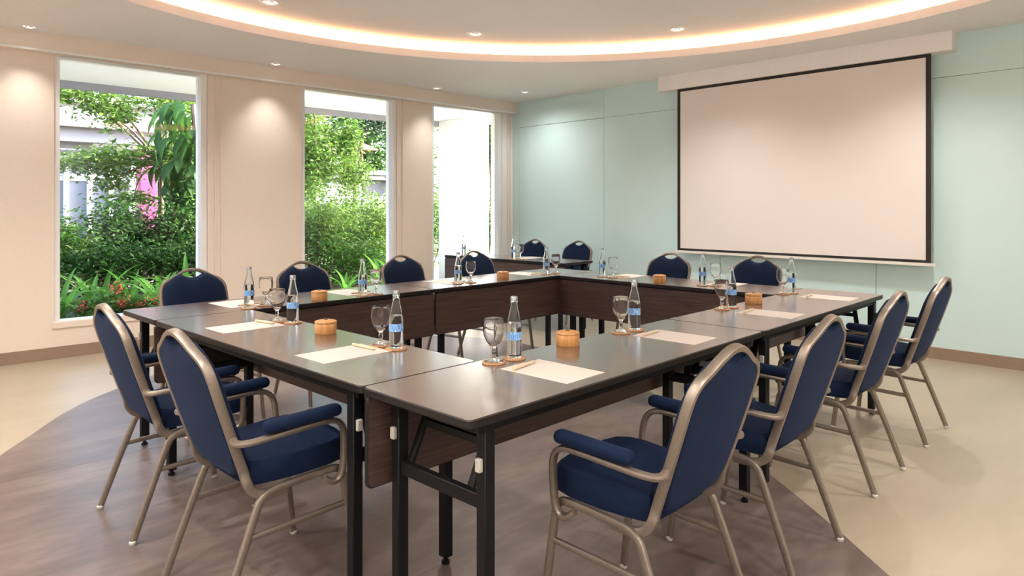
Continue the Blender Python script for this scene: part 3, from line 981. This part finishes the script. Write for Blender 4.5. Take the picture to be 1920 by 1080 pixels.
# lilies with broad strap leaves
def strap_leaf(length, width, bend):
    V, F = [], []
    n = 7
    for i in range(n + 1):
        t = i / n
        w = width * math.sin(PI * min(1, 0.12 + 0.88 * t) ** 0.8) * 0.5 + 0.002
        a = bend * t
        x = length * (math.sin(a) / bend if bend else t) if bend else 0
        z = length * t * math.cos(a * 0.62)
        x = length * t * math.sin(a * 0.62)
        V += [(x, -w, z + 0.15 * w), (x, 0, z - 0.1 * w), (x, w, z + 0.15 * w)]
    for i in range(n):
        F += [(3 * i, 3 * i + 1, 3 * i + 4, 3 * i + 3), (3 * i + 1, 3 * i + 2, 3 * i + 5, 3 * i + 4)]
    return me_from('leaf', V, F)
LEAFS = [strap_leaf(l, w, b) for l, w, b in ((0.62, 0.075, 1.3), (0.55, 0.09, 1.7), (0.70, 0.07, 1.0), (0.48, 0.085, 2.1))]
for me in LEAFS:
    me.materials.append(M['leaf_strap'])
def lily(x, y, n, s, label):
    e = empty('garden_lily', (x, y, 0.0))
    for k in range(n):
        o = bpy.data.objects.new('leaf', LEAFS[k % 4])
        COL.objects.link(o)
        o.parent = e
        a = 2 * PI * k / n + rng.uniform(-.3, .3)
        o.location = (0.03 * math.cos(a), 0.03 * math.sin(a), 0.0)
        o.rotation_euler = (0, rng.uniform(-0.05, 0.35), a)
        q = s * rng.uniform(0.75, 1.1)
        o.scale = (q, q, q)
    tag(e, label, 'plant', 'strap-leaved lilies outside the windows')
for x, y, n, s, lab in ((1.72, 9.35, 12, 1.05, 'strap-leaved lily at the outer edge of the first window'), (2.10, 9.6, 12, 1.1, 'strap-leaved lily second from the outer edge of first window'),
                        (2.50, 9.4, 11, 1.0, 'strap-leaved lily in the middle of first window'), (2.90, 9.65, 12, 1.05, 'broad-leaved lily beyond the armchair back, first window'),
                        (3.25, 9.35, 11, 1.1, 'tall broad-leaved lily beside the pier, first window'), (3.6, 9.7, 11, 1.0, 'strap-leaved lily partly hidden by the first pier'),
                        (1.95, 9.15, 10, 1.0, 'strap-leaved lily directly behind the lowest flowering shrub, first window'), (2.72, 9.15, 11, 1.0, 'strap-leaved lily behind the red flowers above the table corner'),
                        (3.05, 9.2, 10, 1.1, 'strap-leaved lily directly behind the first armchair back, first window'), (2.3, 9.95, 12, 1.25, 'tall strap-leaved lily standing against the dark shrub, first window'),
                        (6.45, 9.5, 10, 1.2, 'tall bright lily rising beside the bottle, second window'),
                        (5.45, 9.35, 10, 0.9, 'strap-leaved lily at the base of second window'), (6.05, 9.3, 11, 1.05, 'bright strap-leaved lily beside the narrow pier, second window')):
    lily(x, y, n, s, lab)

def ixora(x, y, h, label, flowers):
    e = empty('flowering_shrub', (x, y, 0))
    P = blob_points(420, (0, 0, h * 0.55), (0.17, 0.15, h * 0.45), 10, 0.35)
    P = P[P[:, 2] > 0.03]
    f = link('foliage', leaves_me('foliage', P, 0.075), M['leaf_mid'], e)
    f['kind'] = 'stuff'
    for fx, fy, fz in flowers:
        Q = rng.normal(size=(90, 3)) * 0.034 + np.array([fx, fy, fz])
        link('flower_head', leaves_me('flower_head', Q, 0.022, aspect=0.8), M['flower'], e)
    tag(e, label, 'plant', 'red-flowered shrubs outside the first window')
ixora(1.83, 8.75, 0.26, 'low shrub with one red flower head, outer corner of first window', [(0, 0, 0.20)])
ixora(2.16, 8.8, 0.40, 'taller shrub topped by red flower head, first window', [(0.0, -0.03, 0.39), (0.05, -0.05, 0.22)])
ixora(2.45, 8.7, 0.24, 'low red-flowered shrub above the table corner, first window', [(-0.05, 0, 0.16), (0.1, 0.02, 0.20)])
ixora(2.9, 8.8, 0.28, 'red-flowered shrub beside the armchair back, first window', [(-0.08, 0, 0.20)])

# trees
def tree(name, root, h, crowns, n, size, m, label, trunk_r=0.07, cat='tree', tight=0.30, clumps=30, droop=0.1):
    e = empty(name, (root[0], root[1], 0))
    rr = np.array([root[0], root[1], 0])
    allP = []
    tot = sum(c[1][0] * c[1][1] for c in crowns)
    for c, rad in crowns:
        allP.append(blob_points(int(n * rad[0] * rad[1] / tot), c, rad, clumps, tight) - rr)
    f = link('foliage', leaves_me('foliage', np.concatenate(allP), size, droop=droop), m, e)
    f['kind'] = 'stuff'
    path = catmull([(0, 0, 0), (0.05, 0.02, h * 0.5), (0.02, -0.03, h)], 4)
    link('trunk', sweep_me('trunk', path, circ_profile(trunk_r, 9), scale=[1 - 0.5 * i / (len(path) - 1) for i in range(len(path))]), M['bark'], e, smooth=True)
    stems('branches', (0.03, 0, h * 0.6), [tuple(np.array(c) - rr) for c, rad in crowns], trunk_r * 0.5, M['bark'], e)
    tag(e, label, cat, 'trees beyond the windows')
    return e
tree('garden_tree', (3.75, 12.6), 3.4, [((2.35, 12.6, 3.15), (0.45, 0.4, 0.17)), ((3.05, 12.6, 3.02), (0.55, 0.5, 0.26)), ((3.0, 12.5, 2.80), (0.32, 0.3, 0.2)), ((3.9, 12.7, 3.15), (0.6, 0.5, 0.20)),
                                        ((2.55, 12.5, 2.02), (0.6, 0.4, 0.16)), ((3.25, 12.5, 2.10), (0.6, 0.5, 0.25)), ((3.0, 12.4, 1.75), (0.35, 0.3, 0.16)), ((3.75, 12.4, 2.2), (0.4, 0.4, 0.3)), ((3.3, 12.4, 1.45), (0.35, 0.3, 0.12))],
     6200, 0.10, M['leaf_light'], 'spreading tree with tiers of small bright leaves, first window', 0.055, clumps=14, tight=0.34)
# drooping large leaves
dt = empty('drooping_tree', (4.05, 11.7, 0))
link('trunk', sweep_me('trunk', catmull([(0, 0, 0), (0.05, 0, 1.5), (-0.05, 0, 3.0)], 4), circ_profile(0.04, 8)), M['bark'], dt, smooth=True)
DL = [strap_leaf(l, w, b) for l, w, b in ((0.38, 0.13, 1.0), (0.44, 0.14, 1.5), (0.34, 0.12, 0.6))]
for me in DL:
    me.materials.append(M['leaf_dark'])
for k in range(260):
    o = bpy.data.objects.new('leaf', DL[k % 3])
    COL.objects.link(o)
    o.parent = dt
    z = rng.uniform(1.35, 3.0)
    rr_ = (0.62 if z > 1.9 else 0.45) * math.sqrt(rng.uniform(0.05, 1))
    a = rng.uniform(0, 2 * PI)
    o.location = (rr_ * math.cos(a), rr_ * math.sin(a) * 0.8, z)
    o.rotation_euler = (0, rng.uniform(1.7, 2.7), a + rng.uniform(-.5, .5))
tag(dt, 'tree with large drooping dark green leaves beside the first pier', 'tree', 'trees beyond the windows')

tree('garden_tree', (7.35, 14.0), 3.6, [((7.1, 14.0, 2.9), (0.55, 0.5, 0.8)), ((7.6, 14.1, 2.3), (0.5, 0.5, 0.6)), ((8.2, 14.2, 2.9), (0.45, 0.4, 0.6)), ((7.0, 13.8, 1.9), (0.5, 0.4, 0.5)), ((8.6, 14.4, 2.1), (0.4, 0.4, 0.45))],
     9000, 0.11, M['leaf_light'], 'feathery light green tree in the second window, beside wide pier', 0.05)
tree('garden_tree', (10.3, 17.2), 4.0, [((9.9, 17.0, 4.2), (1.0, 0.8, 0.75)), ((10.9, 17.2, 4.1), (0.9, 0.8, 0.7)), ((9.6, 17.0, 3.3), (0.6, 0.5, 0.4))], 8000, 0.13, M['leaf_blue'],
     'dark blue-green tree crown hanging at the top of second window', 0.09)
tree('garden_tree', (12.3, 17.6), 4.0, [((12.1, 17.4, 3.8), (0.6, 0.6, 0.9)), ((12.3, 17.4, 2.7), (0.55, 0.6, 0.8))], 6500, 0.13, M['leaf_blue'],
     'dark tree beside the narrow pier, second window', 0.09)
tree('garden_tree', (12.7, 14.2), 3.6, [((12.5, 14.1, 3.4), (0.7, 0.6, 0.6)), ((13.0, 14.2, 2.9), (0.5, 0.5, 0.5))], 3200, 0.12, M['leaf_dark'],
     'dark tree crown seen in the last strip of third window', 0.08)
tree('garden_tree', (9.1, 12.6), 3.2, [((9.1, 12.5, 3.0), (0.6, 0.5, 0.9))], 1800, 0.11, M['leaf_light'], 'light tree behind the column, sliver in third window', 0.05)
for (x, y), lab in (((5.8, 30), 'distant tree directly behind the banded building'), ((10.2, 32), 'distant tree behind the pink post, first window'),
                    ((16.2, 32), 'distant tree behind the pavilion, second window'), ((20.6, 33), 'distant tree beyond the garden house, near the narrow pier'),
                    ((25.0, 29), 'distant tree behind the white column'), ((29.4, 28), 'distant tree behind the last strip of third window')):
    tree('distant_tree', (x, y), 5.0, [((x, y, 4.4), (1.5, 1.0, 1.9)), ((x + 0.3, y, 2.4), (1.5, 0.9, 1.3))], 4600, 0.32, M['leaf_mid'], lab, 0.2, tight=0.26)

# banded building behind the first window
bl = empty('banded_building', (4.5, 20.0, 0))
tag(bl, 'pale building with grey bands and white mullions behind first window', 'building')
def bbox(name, x0, x1, y0, y1, z0, z1, m, parent=bl):
    L = bl.location if parent is bl or parent.parent is bl else parent.location
    return box(name, x0 - L.x, x1 - L.x, y0 - L.y, y1 - L.y, z0, z1, m, parent)
bbox('wall', -2, 5.9, 20.3, 24, 0, 3.6, M['ext_grey'])
bbox('roof_slab', -3, 6.3, 19.2, 24, 3.86, 4.1, M['bld_white'])
bbox('fascia', -3, 6.2, 19.5, 19.7, 3.30, 3.86, M['bld_white'])
bbox('soffit_band', -3, 6.1, 19.8, 20.1, 2.95, 3.30, M['ext_grey'])
bbox('lintel', -2, 5.9, 20.18, 20.3, 1.98, 2.16, M['bld_white'])
for x in (3.3, 3.84, 4.35, 4.84, 5.33):
    bbox('mullion', x - 0.055, x + 0.055, 20.12, 20.24, 0.0, 2.7, M['bld_white'])
for a, b in ((2.8, 3.27), (3.36, 3.79), (3.90, 4.30), (4.41, 4.79), (4.90, 5.28)):
    bbox('window_pane', a, b, 20.22, 20.30, 0.3, 1.97, M['ext_glass'])
    bbox('window_pane', a, b, 20.22, 20.30, 2.18, 2.70, M['ext_glass'])
for z in (2.75, 2.55):
    bbox('rail', -2, 5.6, 20.08, 20.12, z, z + 0.03, M['bld_white'])
pk = empty('pink_post', (5.37, 19.0, 0))
tag(pk, 'bright pink post beyond the leaves, first window', 'post')
box('post_shaft', -0.2, 0.2, -0.2, 0.2, 0, 2.7, M['pink'], pk, 0.02, 1)
box('post_cap', -0.24, 0.24, -0.24, 0.24, 2.7, 2.78, M['pink'], pk, 0.01, 1)

# grey garden house and pavilion behind the second window
gh = empty('garden_house', (15.0, 24.0, 0))
tag(gh, 'low dark grey garden house with white trim, second window', 'building')
def hb_(name, x0, x1, y0, y1, z0, z1, m):
    return box(name, x0 - 15.0, x1 - 15.0, y0 - 24.0, y1 - 24.0, z0, z1, m, gh)
hb_('wall', 13.4, 16.6, 24, 27, 0, 2.45, M['ext_dark'])
hb_('roof_slab', 13.0, 17.0, 23.5, 27.2, 2.60, 2.80, M['ext_dark'])
hb_('fascia', 13.2, 16.8, 23.7, 23.9, 2.42, 2.58, M['bld_white'])
for x in (13.5, 14.4, 15.9):
    hb_('post', x, x + 0.12, 23.7, 23.85, 0, 2.42, M['bld_white'])
hb_('base_wall', 13.2, 16.8, 23.5, 23.7, 0, 1.75, M['ext_grey'])
pv = empty('pavilion', (16.7, 29.4, 0.2))
tag(pv, 'open pavilion with dark pitched roof above the garden house', 'building')
for x, y in ((-0.9, -0.7), (0.9, -0.7), (-0.9, 0.7), (0.9, 0.7)):
    box('post', x - 0.05, x + 0.05, y - 0.05, y + 0.05, 0, 4.0, M['bark'], pv)
link('roof', me_from('roof', [(-1.5, -1.2, 3.9), (1.5, -1.2, 3.9), (1.5, 1.2, 3.9), (-1.5, 1.2, 3.9), (0, 0, 4.7), (-1.5, -1.2, 3.84), (1.5, -1.2, 3.84), (1.5, 1.2, 3.84), (-1.5, 1.2, 3.84)],
     [(0, 1, 4), (1, 2, 4), (2, 3, 4), (3, 0, 4), (8, 7, 6, 5), (0, 5, 6, 1), (1, 6, 7, 2), (2, 7, 8, 3), (3, 8, 5, 0)]), M['bark'], pv)
# checkered lattice panel
ck = empty('checker_panel', (12.4, 22.0, 0))
tag(ck, 'white and grey checkered garden panel beyond the bright shrubs', 'panel')
for i in range(9):
    for j in range(4):
        box('tile', -0.85 + i * 0.19, -0.85 + i * 0.19 + 0.18, -0.03, 0.03, 1.45 + j * 0.19, 1.45 + j * 0.19 + 0.18, M['bld_white'] if (i + j) % 2 else M['ext_grey'], ck)
box('panel_post', -0.87, -0.80, 0.03, 0.10, 0, 1.6, M['ext_grey'], ck)
box('panel_post', 0.80, 0.87, 0.03, 0.10, 0, 1.6, M['ext_grey'], ck)
# a low wall and pale path behind the shrubs
struct(box('path', 9, 40, 12.8, 13.9, 0.02, 0.04, M['paving']))
struct(box('bounce_strip', -6, 14, 7.24, 8.58, 0.02, 0.04, M['paving']))  # unseen pale strip, added to bounce daylight up to canopy and ceiling
